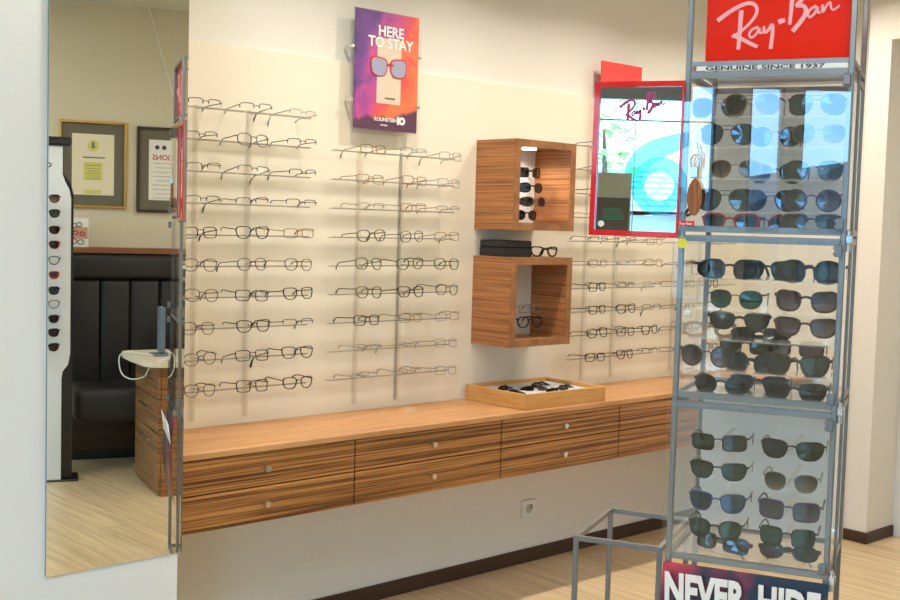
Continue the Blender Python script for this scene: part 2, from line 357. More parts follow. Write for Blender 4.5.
MB().box((-6, -4.2, -0.12), (0, 4.2, 1.6)).build('wall', mat('dark_timber', s2l(74, 66, 58), 0.9), bh)
MB().prism([(-4.45, 1.58), (4.45, 1.58), (2.2, 2.62), (-1.2, 2.62), (-2.6, 2.30)], 'x', -6.2, 0.25).build('roof', mat('dark_slate', s2l(70, 72, 78), 0.8), bh)
def blob(name, c, r, m, parent, seed, n=150, leaf=0.11):
    rd = random.Random(seed); mb = MB()
    for i in range(n):
        v = Vector((rd.gauss(0, 1), rd.gauss(0, 1), rd.gauss(0, 1))).normalized() * rd.uniform(.45, 1.0)
        p = Vector(c) + Vector((v.x * r[0], v.y * r[1], v.z * r[2])); a = rd.uniform(0, 6.28); s = leaf * rd.uniform(.6, 1.3)
        ax = Vector((math.cos(a), math.sin(a), rd.uniform(-.6, .6))).normalized(); bx = ax.cross(Vector((rd.uniform(-1, 1), rd.uniform(-1, 1), 1)).normalized()).normalized()
        q = [p - ax * s, p - bx * s * .5, p + ax * s, p + bx * s * .5]; V = [mb.bm.verts.new(x) for x in q]; mb.bm.faces.new(V)
    return mb.build(name, m, parent)
tr = thing('street_tree', 'young green tree before the street house, reflected at left in red-framed mirror', 'tree', (-11.0, -3.55, -0.12))
blob('foliage', (0, 0.1, 2.7), (.5, .5, 1.0), mat('spring_leaves', s2l(170, 200, 110), 0.7), tr, 5)
MB().tube([(0, 0, 0), (0.03, .02, 1.2), (0, 0.06, 2.3), (0.02, .1, 3.0)], [.07, .06, .045, .02], 8).build('trunk', mat('tree_bark', s2l(90, 70, 50), 0.9), tr)

# ================================================================ GLASSES
def sgn(v): return -1 if v < 0 else 1
def outline(shape, w, h, n=28):
    """right-hand lens (x>0 is outer); returns (x, z) about the lens centre"""
    e = {'rect': 4.5, 'square': 4.0, 'round': 2.0, 'panto': 2.4, 'oval': 2.2, 'wayfarer': 2.8, 'aviator': 2.5, 'cat': 2.8, 'club': 3.2, 'wrap': 2.8}[shape]
    P = []
    for i in range(n):
        a = 2 * PI * i / n; c, s = math.cos(a), math.sin(a)
        x = sgn(c) * abs(c) ** (2 / e); z = sgn(s) * abs(s) ** (2 / e)
        if shape in ('wayfarer', 'club', 'panto', 'square'): x *= 1 + ({'square': .05, 'wayfarer': .20, 'club': .18, 'panto': .12}[shape]) * z
        if shape == 'aviator': x = x * (1 + .10 * z) + (.16 * (-z) if z < 0 else 0); z = z * 1.0 + .04 * x
        if shape == 'cat': z += .22 * max(0, x) * max(0, z); x *= 1 + .1 * z
        if shape == 'wayfarer': z += .10 * max(0, x) * max(0, z)
        if shape == 'wrap': z *= 1 - .25 * max(0, x)
        P.append((x * w / 2, z * h / 2))
    return P
MESHC = {}
def gl_meshes(shape, w, h, t, rim, lens, style, wrap, temple, th, fold):
    key = (shape, w, h, t, rim, lens, style, wrap, temple, th, fold)
    if key in MESHC: return MESHC[key]
    br = 0.018; cx = br / 2 + w / 2 + (t if style != 'rimless' else 0)
    ol = outline(shape, w, h); f = MB(); d = max(.0012, t * .8)
    wf = lambda v: (v[0], v[1] + wrap * v[0] * v[0], v[2])
    for s in (1, -1):
        pts = [(s * (cx + x), 0, z) for x, z in ol]
        if style == 'full': f.tube(pts, 1.0, closed=True, flat=(d, t / 2 + .0003))
        elif style in ('half', 'brow'):
            up = [(s * (cx + x), 0, z) for x, z in ol if z > -.1 * h]
            up.sort(key=lambda p: p[0])
            tt = t if style == 'half' else t * 2.0
            f.tube(up, 1.0, flat=(d, tt / 2 + .0003))
            if style == 'brow': f.tube(pts, 1.0, closed=True, flat=(.0007, .0007))
    # bridge
    bz = h * .18; bt = max(.0011, t * .55)
    f.tube([(-(br / 2 + .002), 0, bz), (-br * .25, -.001, bz + .003), (br * .25, -.001, bz + .003), (br / 2 + .002, 0, bz)], 1.0, flat=(d, bt))
    if shape == 'aviator': f.tube([(-(br / 2 + .006), 0, h * .42), (br / 2 + .006, 0, h * .42)], 1.0, flat=(.0008, .0008))
    xh = cx + w / 2 + t * .5 + .004; hz = h * .28
    for s in (1, -1): f.tube([(s * (cx + w * .46), 0, hz), (s * xh, .001, hz), (s * xh, .006, hz)], 1.0, flat=(max(.0012, t * .4), max(.0014, th / 2)))
    f.warp(wf); fm = f.mesh('front_frame', RIM[rim])
    lm = []
    for s in (1, -1):
        l = MB(); A = []; B = []
        for x, z in ol: A.append(l.bm.verts.new((s * (cx + x) - s * cx, -.0004, z))); B.append(l.bm.verts.new((s * x, .0006, z)))
        ca = l.bm.verts.new((0, -.0007, 0)); n = len(A)
        for i in range(n):
            l.bm.faces.new((A[i], A[(i + 1) % n], ca)); l.bm.faces.new((A[i], B[i], B[(i + 1) % n], A[(i + 1) % n]))
        l.bm.faces.new(B)
        l.warp(lambda v: (v[0], v[1] + wrap * ((s * cx + v[0]) ** 2 - cx * cx), v[2]))
        m = l.mesh('lens', LENS[lens], False); lm.append((m, (s * cx, wrap * cx * cx, 0)))
    tm = []
    y0 = wrap * xh * xh + .004
    for s in (1, -1):
        T = MB()
        if not fold:
            L = .128
            p = [(s * xh, y0, hz), (s * (xh + .001), y0 + .03, hz), (s * xh, y0 + L * .6, hz + .001), (s * (xh - .004), y0 + L * .76, hz - .002), (s * (xh - .007), y0 + L * .88, hz - .014), (s * (xh - .009), y0 + L * .97, hz - .033)]
        else:
            zz = hz - (.004 if s > 0 else .010); yy = y0 + .006 + (.004 if s > 0 else 0)
            p = [(s * xh, y0, hz), (s * (xh - .004), yy, zz), (s * .02, yy + .006, zz), (-s * .03, yy + .004, zz - .004), (-s * .048, yy + .003, zz - .018), (-s * .056, yy + .003, zz - .030)]
        pp3 = smoothp(p, 3)
        T.tube(pp3, [1.0 + (1.1 if th < .0035 else .15) * max(0, i / (len(pp3) - 1) - .62) / .38 for i in range(len(pp3))], flat=(.0011, th / 2) if not fold else (.0011, th / 2))
        tm.append(T.mesh('temple', RIM[temple]))
    pads = None
    MESHC[key] = (fm, lm, tm); return MESHC[key]
def glasses(name, label, loc, rz=0.0, shape='rect', w=.052, h=.034, t=.0018, rim='black', lens='clear', style='full', wrap=2.2, temple=None, th=.003, fold=False, tilt=(0, 0), group=None, cat='glasses'):
    fm, lm, tm = gl_meshes(shape, w, h, t, rim, lens, style, wrap, temple or rim, th, fold)
    r = thing(name, label, cat, loc, 0, group); r.rotation_euler = (tilt[0], tilt[1], rz)
    inst('front_frame', fm, r)
    for m, lo in lm:
        o = inst('lens', m, r); o.location = lo
    for m in tm: inst('temple', m, r)
    return r

# ================================================================ wall racks with optical frames
ROW = lambda k: .925 + .1055 * k      # k = 0 bottom
ORD = ['bottom', 'second from bottom', 'third from bottom', 'fourth from bottom', 'fifth from bottom', 'sixth from bottom', 'seventh from bottom', 'eighth from bottom', 'ninth from bottom', 'tenth from bottom']
def rack(name, label, x0, rows, pegs):
    r = thing(name, label, 'display rack', (x0, -0.012, 0))
    top = ROW(rows - 1) - .01
    for px in (.18, .39):
        MB().box((px - .005, -.020, .80), (px + .005, -.004, top + .004)).box((px - .008, -.0035, .80), (px + .008, 0, top + .012)).build('pole', M['acry'], r)
    for k in range(rows):
        z = ROW(k) - .012
        MB().box((0.0, -.082, z - .004), (.60, -.064, z - .001)).build('shadow_bar', M['bar'], r)  # tinted bar added so each row throws a shadow band on the panel
        MB().cyl((0.0, -.085, z), (.60, -.085, z), .0016, 6).cyl((.18, -.018, z), (.18, -.086, z), .0022, 6).cyl((.39, -.018, z), (.39, -.086, z), .0022, 6).build('rod', M['rodm'], r)
    return r
rack('frame_rack', 'tall clear rack of ten rods on the cream panel next to the long mirror', 1.835, 10, 3)
rack('frame_rack', 'clear rack of nine rods on the cream panel under the colourful poster', 2.535, 9, 3)
rack('frame_rack', 'clear frame rack on cream panel right of the wooden cubes', 3.85, 10, 3)
rack('frame_rack', 'clear frame rack on the panel seen behind the glass tower', 4.52, 6, 3)
#  spec: (shape, w, h, t, rim, lens, style, temple)
T1 = {
 'a': ('rect', .050, .033, .0014, 'gunmetal', 'clear', 'half', 'gunmetal', 'dark half-rim'),
 'b': ('rect', .050, .031, .0010, 'silver', 'clear', 'half', 'silver', 'thin silver half-rim'),
 'c': ('rect', .050, .034, .0014, 'brown', 'clear', 'half', 'black', 'brown half-rim'),
 'd': ('square', .050, .036, .0020, 'black', 'clear', 'full', 'black', 'black rectangular'),
 'e': ('panto', .049, .041, .0016, 'gunmetal', 'clear', 'full', 'gunmetal', 'dark rounded wire'),
 'f': ('panto', .050, .042, .0024, 'green', 'clear', 'full', 'black', 'olive rounded'),
 'g': ('rect', .050, .032, .0009, 'gold', 'clear', 'full', 'gold', 'thin gold wire'),
 'h': ('rect', .050, .033, .0012, 'pink', 'clear', 'full', 'pink', 'rose wire'),
 'i': ('rect', .050, .032, .0004, 'silver', 'clear', 'full', 'silver', 'pale rimless'),
 'j': ('wayfarer', .050, .040, .0022, 'black', 'clear', 'full', 'black', 'black wide-top'),
 'k': ('rect', .050, .034, .0014, 'gunmetal', 'pink', 'half', 'gunmetal', 'dark half-rim pinkish-lens'),
 'l': ('square', .050, .040, .0022, 'tortoise', 'clear', 'full', 'black', 'mottled brown'),
}
sect = [
 ('left rack', 1.84, (.137, .338, .533), ['acb', 'cea', 'aaa', 'aca', 'djg', 'eee', 'edj', 'eja', 'edj', 'elj']),
 ('middle rack', 2.54, (.145, .35, .54), ['gbi', 'ghi', 'bgb', 'feg', 'fff', 'fje', 'dgi', 'bbi', 'bbi']),
 ('right rack', 3.85, (.145, .35, .54), [None, None, None, None, 'aag', 'gbg', 'dab', 'dja', 'jdj', 'dja']),
 ('far rack', 4.52, (.145, .35), [None] * 4 + ['ag', 'ge', 'ej', 'da', 'jd', 'ad']),
]
rd = random.Random(11)
for sn, x0, offs, rows in sect:
    n = len(rows)
    for i, ro in enumerate(rows):
        k = n - 1 - i
        items = ro
        if ro is None:
            if sn == 'right rack': items = ('a', 'a', 'd', 'g')[i]
            else: continue
        for j, c in enumerate(items):
            sp = T1[c]
            pos = {3: ('left end', 'middle', 'right end'), 2: ('left', 'second'), 1: ('left end',)}[len(items)][j]
            lab = '%s glasses, %s row, %s of the %s' % (sp[8], ORD[k], pos, sn)
            tx = rd.uniform(-.16, .04)
            if rd.random() < .15: tx -= rd.uniform(.04, .12)
            x = x0 + offs[j] + rd.uniform(-.008, .008)
            glasses('glasses', lab, (x, -.135, ROW(k) - .004 + rd.uniform(-.003, .003)), rd.uniform(-.10, .10), sp[0], sp[1], sp[2], sp[3], sp[4], sp[5], sp[6], 2.0, sp[7], .0026 if sp[3] < .0018 else .0034, False, (tx, rd.uniform(-.04, .04)), 'glasses on the ' + sn)

# ================================================================ counter
wt = tag(MB().box((1.707, -.402, .752), (XR - .002, -.013, .773), .002).build('worktop', M['ztop']), 'long light wooden worktop running along the wall above the drawers', 'worktop')
seams = [1.712, 2.430, 3.140, 3.849, 4.559, 5.27]
names = ['beside the long mirror', 'second from the long mirror', 'below the wooden display tray', 'at the glass tower', 'behind the glass tower']
for i in range(5):
    a, b2 = seams[i], seams[i + 1]
    u = thing('drawer_unit', 'wall-hung striped wood unit of two drawers ' + names[i], 'drawer unit', ((a + b2) / 2, -.2, .519), 0, 'drawer units under the worktop')
    hw = (b2 - a) / 2
    MB().box((-hw + .001, -.180, 0), (hw - .001, .186, .233)).build('body', M['zebra'], u)
    for (z0, z1) in ((.004, .1185), (.1235, .231)):
        dw = MB().box((-hw + .003, -.200, z0), (hw - .003, -.182, z1), .0012).build('drawer', M['zebra'], u)
        zc = (z0 + z1) / 2 + .004
        kb = -0.012 if i else -.012
        MB().cyl((kb, -.200, zc), (kb, -.222, zc), .0055, 12).cyl((kb, -.216, zc), (kb, -.230, zc), .011, 16).build('knob', M['silver'], dw, False)

# ================================================================ display cubes
def cube(label, x, z, H, W=.3625, D=.237, puck=False):
    u = thing('display_cube', label, 'display cube', (x, -.012, z))
    t = .024; y0 = -D + .012
    b = MB()
    b.box((0, y0, 0), (t, 0, H), .001); b.box((W - t, y0, 0), (W, 0, H), .001)
    b.box((t, y0, 0), (W - t, 0, t)); b.box((t, y0, H - t), (W - t, 0, H)); b.box((t, -.012, t), (W - t, 0, H - t))
    b.build('shell', M['zcube'], u)
    e = MB(); e.box((0.0, y0 - .004, 0), (t + .006, y0 + .001, H)).box((W - t - .006, y0 - .004, 0), (W, y0 + .001, H)).box((t + .006, y0 - .004, 0), (W - t - .006, y0 + .001, t + .006)).box((t + .006, y0 - .004, H - t - .006), (W - t - .006, y0 + .001, H))
    e.build('front_edge', M['zcubeedge'], u)
    MB().box((t, -.016, t), (W - t, -.0125, H - t)).build('back_panel', M['white'], u)
    MB().box((.08, -.03, t), (.092, -.018, H - t)).build('rail', M['acry'], u)
    if puck: MB().cyl((.185, -.125, H - t - .008), (.185, -.125, H - t), .030, 24).build('spotlight', M['led'], u)
    else: MB().cyl((.185, -.125, H - t - .008), (.185, -.125, H - t), .030, 24).build('spotlight', M['silver'], u)
    return u
cube('upper striped wood display cube, open at the front with a lit spot', 3.330, 1.483, .366, puck=True)
cube('lower striped wood display cube holding two pairs, under a black case', 3.330, 1.006, .366)
area('cube_spot', (3.515, -.137, 1.810), .05, 0.9, WARM, spread=150)
ck = 'sunglasses in the upper cube'
for (x, z, sh, rim, ln, lab) in ((3.515, 1.722, 'rect', 'gunmetal', 'darkgrey', 'dark wire sunglasses, topmost pair in upper display cube'),
        (3.53, 1.660, 'wrap', 'black', 'blue', 'black wrap sunglasses with bluish lenses, middle pair in upper display cube'),
        (3.55, 1.602, 'wrap', 'grey', 'darkgrey', 'grey sports sunglasses, third pair down in upper display cube'),
        (3.50, 1.545, 'wrap', 'black', 'darkgrey', 'black sunglasses at the bottom of the upper display cube')):
    glasses('sunglasses', lab, (x, -.150, z), -.12, sh, .058, .038, .003, rim, ln, 'full', 5.0, None, .006, False, (0, 0), ck, 'sunglasses')
glasses('glasses', 'pale thin glasses, upper pair inside the lower display cube', (3.545, -.15, 1.152), -.1, 'rect', .05, .032, .0016, 'silver', 'clear', 'full', 2, None, .004)
glasses('glasses', 'thick black glasses, lower pair inside the lower display cube', (3.545, -.15, 1.096), -.1, 'panto', .052, .044, .0036, 'black', 'clear', 'full', 2, None, .006)
cs = thing('glasses_case', 'long black hard case lying on top of the lower display cube', 'case', (3.357, -.165, 1.3725))
MB().box((0, 0, 0), (.165, .145, .036), .002).build('base', M['blackmat'], cs)
MB().box((0, 0, .0362), (.165, .145, .066), .004).build('lid', M['blackmat'], cs)
glasses('glasses', 'black thick-rimmed glasses folded on top of lower cube beside black case', (3.615, -.155, 1.394), -.25, 'wayfarer', .05, .038, .0045, 'black', 'clear', 'full', 3, None, .006)

# ================================================================ tray
ty = thing('display_tray', 'shallow light wooden tray of sunglasses on the worktop below the cubes', 'tray', (3.285, -.380, .774), -.02)
TW, TD, TH = .478, .350, .062; q = .014
MB().box((0, 0, 0), (q, TD, TH), .001).box((TW - q, 0, 0), (TW, TD, TH), .001).box((q, 0, 0), (TW - q, q, TH), .001).box((q, TD - q, 0), (TW - q, TD, TH), .001).box((q, q, 0), (TW - q, TD - q, .012)).build('frame', M['beech'], ty)
MB().box((q, q, .012), (TW - q, TD - q, .046)).build('lining', M['traylining'], ty)
tlab = ['black sunglasses at the back left corner of the tray', 'dark sunglasses lying in the middle of the tray', 'black sunglasses at the back right of the tray', 'dark folded sunglasses by the front edge of the tray', 'dark glasses at the right front corner of the tray', 'small dark glasses at the left edge of the tray']
for i, (x, y, rz) in enumerate(((.13, .24, .5), (.21, .15, -.4), (.34, .24, .2), (.27, .075, .1), (.38, .13, .35), (.085, .12, 1.2))):
    c, s = math.cos(-.02), math.sin(-.02)
    glasses('sunglasses', tlab[i], (3.285 + x * c - y * s, -.380 + x * s + y * c, .774 + .046 + .009), rz, ('wayfarer', 'rect', 'wrap', 'wayfarer', 'round', 'rect')[i], .050, .034, .004, 'black', 'darkgrey', 'full', 3, None, .006, True, (-1.25, 0), 'sunglasses in the wooden tray', 'sunglasses')
st = tag(MB().prism([(0, 0), (.055, 0), (.045, .012), (.02, .022), (.006, .01)], 'y', -.02, .02).build('nose_stand', M['acry']), 'small clear acrylic nose stand lying on the worktop', 'stand')
st.location = (2.86, -.17, .7735); st.rotation_euler = (0, 0, .5)

# ================================================================ outlet
ot = thing('wall_outlet', 'white double wall socket low on the wall under the drawers', 'outlet', (3.722, 0, .242))
MB().box((-.041, -.009, -.041), (.041, 0, .041), .002).build('plate', M['white'], ot)
MB().cyl((0, -.0095, 0), (0, -.0085, 0), .021, 20).build('socket', mat('socket_grey', s2l(196, 190, 180), .5), ot)
MB().box((.012, -.013, -.002), (.018, -.008, .018)).build('switch', M['greyink'], ot)

# ================================================================ poster
def postermat():
    m, nt, b = nodes('poster_sunset_print'); b.inputs['Roughness'].default_value = .3
    tc = nt.nodes.new('ShaderNodeTexCoord'); n = nt.nodes.new('ShaderNodeTexNoise'); n.inputs['Scale'].default_value = 9; n.inputs['Detail'].default_value = 5; n.inputs['Distortion'].default_value = .6
    nt.links.new(tc.outputs['Object'], n.inputs['Vector'])
    sx = nt.nodes.new('ShaderNodeSeparateXYZ'); nt.links.new(tc.outputs['Object'], sx.inputs[0])
    def math_(op, a, b_):
        k = nt.nodes.new('ShaderNodeMath'); k.operation = op
        for i, v in enumerate((a, b_)):
            if isinstance(v, (int, float)): k.inputs[i].default_value = v
            else: nt.links.new(v, k.inputs[i])
        return k.outputs[0]
    # hue axis: purple at the left, orange right / low
    v = math_('ADD', math_('MULTIPLY', sx.outputs['X'], 2.0), math_('MULTIPLY', n.outputs['Fac'], .9))
    v = math_('ADD', v, math_('MULTIPLY', sx.outputs['Z'], -.75)); v = math_('ADD', v, -.12)
    cr = nt.nodes.new('ShaderNodeValToRGB'); e = cr.color_ramp.elements
    cols = [(0.0, s2l(74, 62, 100)), (.22, s2l(122, 72, 150)), (.38, s2l(196, 84, 150)), (.55, s2l(238, 90, 84)), (.75, s2l(246, 130, 84)), (1.0, s2l(222, 80, 84))]
    e[0].position = 0; e[0].color = (*cols[0][1], 1); e[1].position = 1; e[1].color = (*cols[-1][1], 1)
    for p, c in cols[1:-1]: x = e.new(p); x.color = (*c, 1)
    nt.links.new(v, cr.inputs[0])
    # dark sea at the bottom
    edge = math_('ADD', sx.outputs['Z'], math_('MULTIPLY', n.outputs['Fac'], .10)); edge = math_('ADD', edge, math_('MULTIPLY', sx.outputs['X'], -.16))
    st = math_('MULTIPLY', math_('SUBTRACT', .092, edge), 60); k = nt.nodes.new('ShaderNodeClamp'); nt.links.new(st, k.inputs[0])
    mx = nt.nodes.new('ShaderNodeMixRGB'); nt.links.new(k.outputs[0], mx.inputs[0]); nt.links.new(cr.outputs[0], mx.inputs[1]); mx.inputs[2].default_value = (*s2l(98, 64, 88), 1)
    nt.links.new(mx.outputs[0], b.inputs['Base Color']); return m
ps = thing('poster', 'colourful purple and orange advertising poster above the middle glasses rack', 'poster', (2.655, -.055, 1.848)); 
PW, PH = .308, .442
MB().box((0, 0, 0), (PW, .006, PH)).build('board', postermat(), ps)
MB().box((-.004, .0065, -.004), (PW + .004, .009, PH + .004)).build('acrylic_back', M['acry'], ps)
MB().box((.105, -.0012, .10), (.222, 0, .345)).build('print_panel', mat('poster_pale_panel', s2l(226, 206, 186), .4), ps)
text('lettering', 'HERE', .054, M['textw'], ps, (.168, -.002, .353), bold=.0014, align='CENTER', sx=1.0)
text('lettering', 'TO STAY', .054, M['textw'], ps, (.168, -.002, .310), bold=.0014, align='CENTER', sx=1.0)
text('lettering', 'ROUNSTEIN', .020, M['textw'], ps, (.095, -.002, .033), bold=.0004)
text('lettering', 'IO', .036, M['textw'], ps, (.208, -.002, .028), bold=.003)
text('lettering', 'ORIGINAL', .008, M['textw'], ps, (.125, -.002, .016))
text('lettering', 'ROUNSTEIN', .009, M['greyink'], ps, (.145, -.0025, .118))
gp = MB()
for s in (-1, 1):
    ol = [(.160 + s * .047 + s * x * 1, z + .236) for x, z in outline('cat', .082, .074)]
    gp.prism(ol, 'y', -.003, -.0012)
gp.build('pictured_frame', mat('poster_red_frame', s2l(206, 60, 66), .4), ps)
gp = MB()
for s in (-1, 1): gp.prism([(.160 + s * .047 + s * x, z + .235) for x, z in outline('cat', .071, .064)], 'y', -.0042, -.003)
gp.build('pictured_lens', mat('poster_grey_lens', s2l(164, 166, 190), .3), ps)
MB().ribbon([(.148, .246), (.164, .249), (.18, .246)], .008, -.003).build('pictured_bridge', M['redink'], ps)
for (x, z) in ((-.012, .30), (-.012, .10), (PW + .008, .29), (PW + .008, .10)):
    MB().cyl((x, -.004, z), (x, .043, z), .006, 10).build('standoff', M['silver'], ps)

# red board beside the red mirror
rb = thing('red_sign_board', 'plain red board on the wall behind and above the red-framed mirror', 'sign', (4.055, -.055, 1.83))
MB().box((0, 0, 0), (.288, .006, .425)).build('board', M['redboard'], rb)
for x in (.02, .268):
    for z in (.05, .37): MB().cyl((x, .006, z), (x, .043, z), .006, 10).build('standoff', M['silver'], rb)

# ================================================================ long mirror
lm = thing('wall_mirror', 'tall frameless mirror fixed to the white pillar at the left', 'mirror', (1.300, -.494, .505))
MB().box((0, 0, 0), (.414, .0015, 2.12)).build('mirror_glass', M['mirror'], lm)
MB().box((0, .0018, 0), (.414, .0095, 2.12)).build('backing', M['mirredge'], lm)

# ================================================================ glass tower
TH_ = -1.1488; FLx, FLy = 2.3945, -1.7447; TWd, TDp = .400, .357
TM = Matrix.Translation((FLx, FLy, 0)) @ Matrix.Rotation(TH_, 4, 'Z')
def tw(u, d, z): v = TM @ Vector((u, d, z)); return (v.x, v.y, v.z)
tower = thing('eyewear_tower', 'tall steel and glass showcase tower full of sunglasses with red sign', 'display case', (FLx, FLy, 0), TH_)
pw = .014
for (u, d) in ((0, 0), (TWd - pw, 0), (0, TDp - pw), (TWd - pw, TDp - pw)):
    MB().box((u, d, 0), (u + pw, d + pw, 2.152), .002).build('post', M['chrome'], tower)
def ring(z0, z1, m, name):
    MB().box((pw, .001, z0), (TWd - pw, pw - .001, z1)).box((pw, TDp - pw + .001, z0), (TWd - pw, TDp - .001, z1)).box((.001, pw, z0), (pw - .001, TDp - pw, z1)).box((TWd - pw + .001, pw, z0), (TWd - .001, TDp - pw, z1)).build(name, m, tower)
ring(2.138, 2.152, M['chrome'], 'top_rail'); ring(0.008, .022, M['chrome'], 'base_rail')
Z = [.6588, 1.0743, 1.4933, 1.898]
ring(1.907, 1.919, M['chrome'], 'sign_rail')
for k in range(3):
    a, b2 = Z[k] + .004, Z[k + 1] - .004
    ring(a, a + .016, M['chrome'], 'case_rail'); ring(b2 - .016, b2, M['chrome'], 'case_rail')
    MB().box((pw, pw, a + .004), (TWd - pw, TDp - pw, a + .010)).build('case_floor', M['shelf'], tower)
    dz = MB().box((-.010, -.010, a + .004), (TWd - .004, -.005, b2 - .004)).build('glass_door', M['toppane'] if k == 2 else M['pane'], tower)
    dz.rotation_euler = (0, 0, 0)
    for (u) in (.004, TWd - .008): MB().box((u, pw, a + .016), (u + .004, TDp - pw, b2 - .016)).build('side_glass', M['pane'], tower)
    for zz in (a + .028, b2 - .028):
        hg = MB().box((TWd - .024, -.016, zz - .014), (TWd - .006, -.004, zz + .014), .002).cyl((TWd - .024, -.018, zz + .007), (TWd - .024, -.016, zz + .007), .003, 8).cyl((TWd - .024, -.018, zz - .007), (TWd - .024, -.016, zz - .007), .003, 8)
        hg.build('hinge', M['dsteel'], tower)
    if k != 1: MB().box((pw, TDp - pw - .006, a + .016), (TWd - pw, TDp - pw, b2 - .016)).build('back_panel', M['backing'], tower)
    else: MB().box((pw, TDp - pw - .004, a + .016), (TWd - pw, TDp - pw, b2 - .016)).build('back_glass', M['pane'], tower)
for (zz) in (1.49, 1.075, .66):
    MB().cyl((TWd + .004, .02, zz - .03), (TWd + .004, .02, zz + .02), .006, 10).box((TWd - .002, .006, zz - .01), (TWd + .014, .03, zz + .01), .002).build('lock', M['silver'], tower)
MB().cyl((TWd + .004, .10, .66), (TWd + .004, .10, 1.90), .004, 8).build('locking_rod', M['chrome'], tower)
MB().box((pw, .03, 1.8965), (TWd - pw, TDp - .03, 1.898)).build('case_roof', M['shelf'], tower)
for z in (1.787, 1.711, 1.632, 1.549, 1.381, 1.299, 1.227, 1.147):
    MB().box((pw + .01, .05 if z > 1.5 else .03, z - .002), (TWd - pw - .01, TDp - pw - .01, z + .002)).build('shelf', M['shelf'], tower)
# sign
sg = MB().box((.045, .014, 1.919), (TWd - pw, .020, 2.138)).build('sign_panel', M['red'], tower)
SX = lambda cx: .045 + (700 + cx / 5.625 - 708) * .00236
SZ = lambda cy: 1.921 + (62 - cy / 5.625) * .00247
def script(mapx, mapz, k):
    S = []
    def st(p, w0, w1=None):
        p2 = smoothp([(mapx(x), mapz(y)) for x, y in p], 5); n = len(p2); w1 = w0 if w1 is None else w1
        S.append((p2, [(w0 + (w1 - w0) * i / (n - 1)) * k for i in range(n)]))
    st([(108, 125), (160, 88), (225, 52), (285, 34), (325, 50), (332, 90), (300, 140), (250, 185), (195, 218)], 26, 14)
    st([(244, 72), (242, 130), (240, 200), (236, 288)], 26, 22)
    st([(200, 208), (250, 228), (300, 255), (346, 276)], 24, 20)
    st([(345, 168), (312, 180), (296, 205), (306, 225), (332, 210), (352, 176), (354, 198), (372, 200)], 13)
    st([(378, 165), (380, 198), (402, 188), (424, 158), (428, 200), (421, 290)], 14, 22)
    st([(458, 146), (476, 140), (494, 136)], 28, 24)
    st([(533, -60), (530, 0), (527, 80), (522, 162)], 28, 18)
    st([(500, -20), (560, -62), (618, -60), (625, -20), (590, 25), (556, 60), (590, 62), (610, 90), (592, 135), (540, 200)], 14, 26)
    st([(665, 66), (636, 82), (620, 108), (632, 126), (656, 108), (672, 74), (674, 100), (690, 104)], 14)
    st([(698, 62), (702, 102), (720, 70), (740, 52), (746, 82), (762, 92), (792, 70)], 14, 10)
    return S
mb = MB()
for i, (p, wd) in enumerate(script(SX, SZ, .00042)): mb.ribbon([(a.x, a.y) for a in p], wd, .014, .0015 + .00025 * i)
mb.build('lettering', M['pink'], sg)
sl = MB().box((.028, .002, 1.8955), (TWd - .016, .006, 1.9065)).build('slogan_strip', M['white'], tower)
sl.location = (0, -.006, -.0)
text('lettering', 'GENUINE SINCE 1937', (.0135), M['inkdark'], sl, (.050, .0015, 1.8965), sx=2.2, bold=.0003)
# lower poster
def nebula():
    m, nt, b = nodes('dark_red_nebula_print'); b.inputs['Roughness'].default_value = .35
    tc = nt.nodes.new('ShaderNodeTexCoord'); n = nt.nodes.new('ShaderNodeTexNoise'); n.inputs['Scale'].default_value = 13; n.inputs['Detail'].default_value = 3
    nt.links.new(tc.outputs['Object'], n.inputs['Vector']); cr = nt.nodes.new('ShaderNodeValToRGB'); e = cr.color_ramp.elements
    sx = nt.nodes.new('ShaderNodeSeparateXYZ'); nt.links.new(tc.outputs['Object'], sx.inputs[0])
    k = nt.nodes.new('ShaderNodeMath'); k.operation = 'MULTIPLY_ADD'; k.inputs[1].default_value = -.9; k.inputs[2].default_value = .13; nt.links.new(sx.outputs['X'], k.inputs[0])
    a = nt.nodes.new('ShaderNodeMath'); nt.links.new(k.outputs[0], a.inputs[0]); nt.links.new(n.outputs['Fac'], a.inputs[1])
    e[0].position = .42; e[0].color = (*s2l(24, 22, 36), 1); e[1].position = .85; e[1].color = (*s2l(232, 50, 46), 1); x = e.new(.58); x.color = (*s2l(120, 26, 48), 1)
    nt.links.new(a.outputs[0], cr.inputs[0]); nt.links.new(cr.outputs[0], b.inputs['Base Color']); return m
np_ = MB(); K = 12
zs = [.655 - .355 * i / K for i in range(K + 1)]
prof = [(-.008 - .022 * math.sin(PI * i / K), zs[i]) for i in range(K + 1)]
for i in range(K):
    (d0, z0), (d1, z1) = prof[i], prof[i + 1]
    q = [(-.004, d0, z0), (TWd + .002, d0, z0), (TWd + .002, d1, z1), (-.004, d1, z1)]; q2 = [(x, y + .0015, z) for x, y, z in q]
    A = [np_.bm.verts.new(p) for p in q]; B = [np_.bm.verts.new(p) for p in q2]
    np_.bm.faces.new(A); np_.bm.faces.new(B[::-1])
    for k2 in range(4): np_.bm.faces.new((A[k2], A[(k2 + 1) % 4], B[(k2 + 1) % 4], B[k2]))
nv = np_.build('slogan_poster', nebula(), tower)
t1 = text('lettering', 'NEVER', .114, M['textw'], nv, (.006, -.026, .556), rot=(PI / 2 + .13, 0, 0), sx=.585, bold=.0050)
t2 = text('lettering', 'HIDE', .114, M['textw'], nv, (.238, -.026, .556), rot=(PI / 2 + .13, 0, 0), sx=.585, bold=.0050)
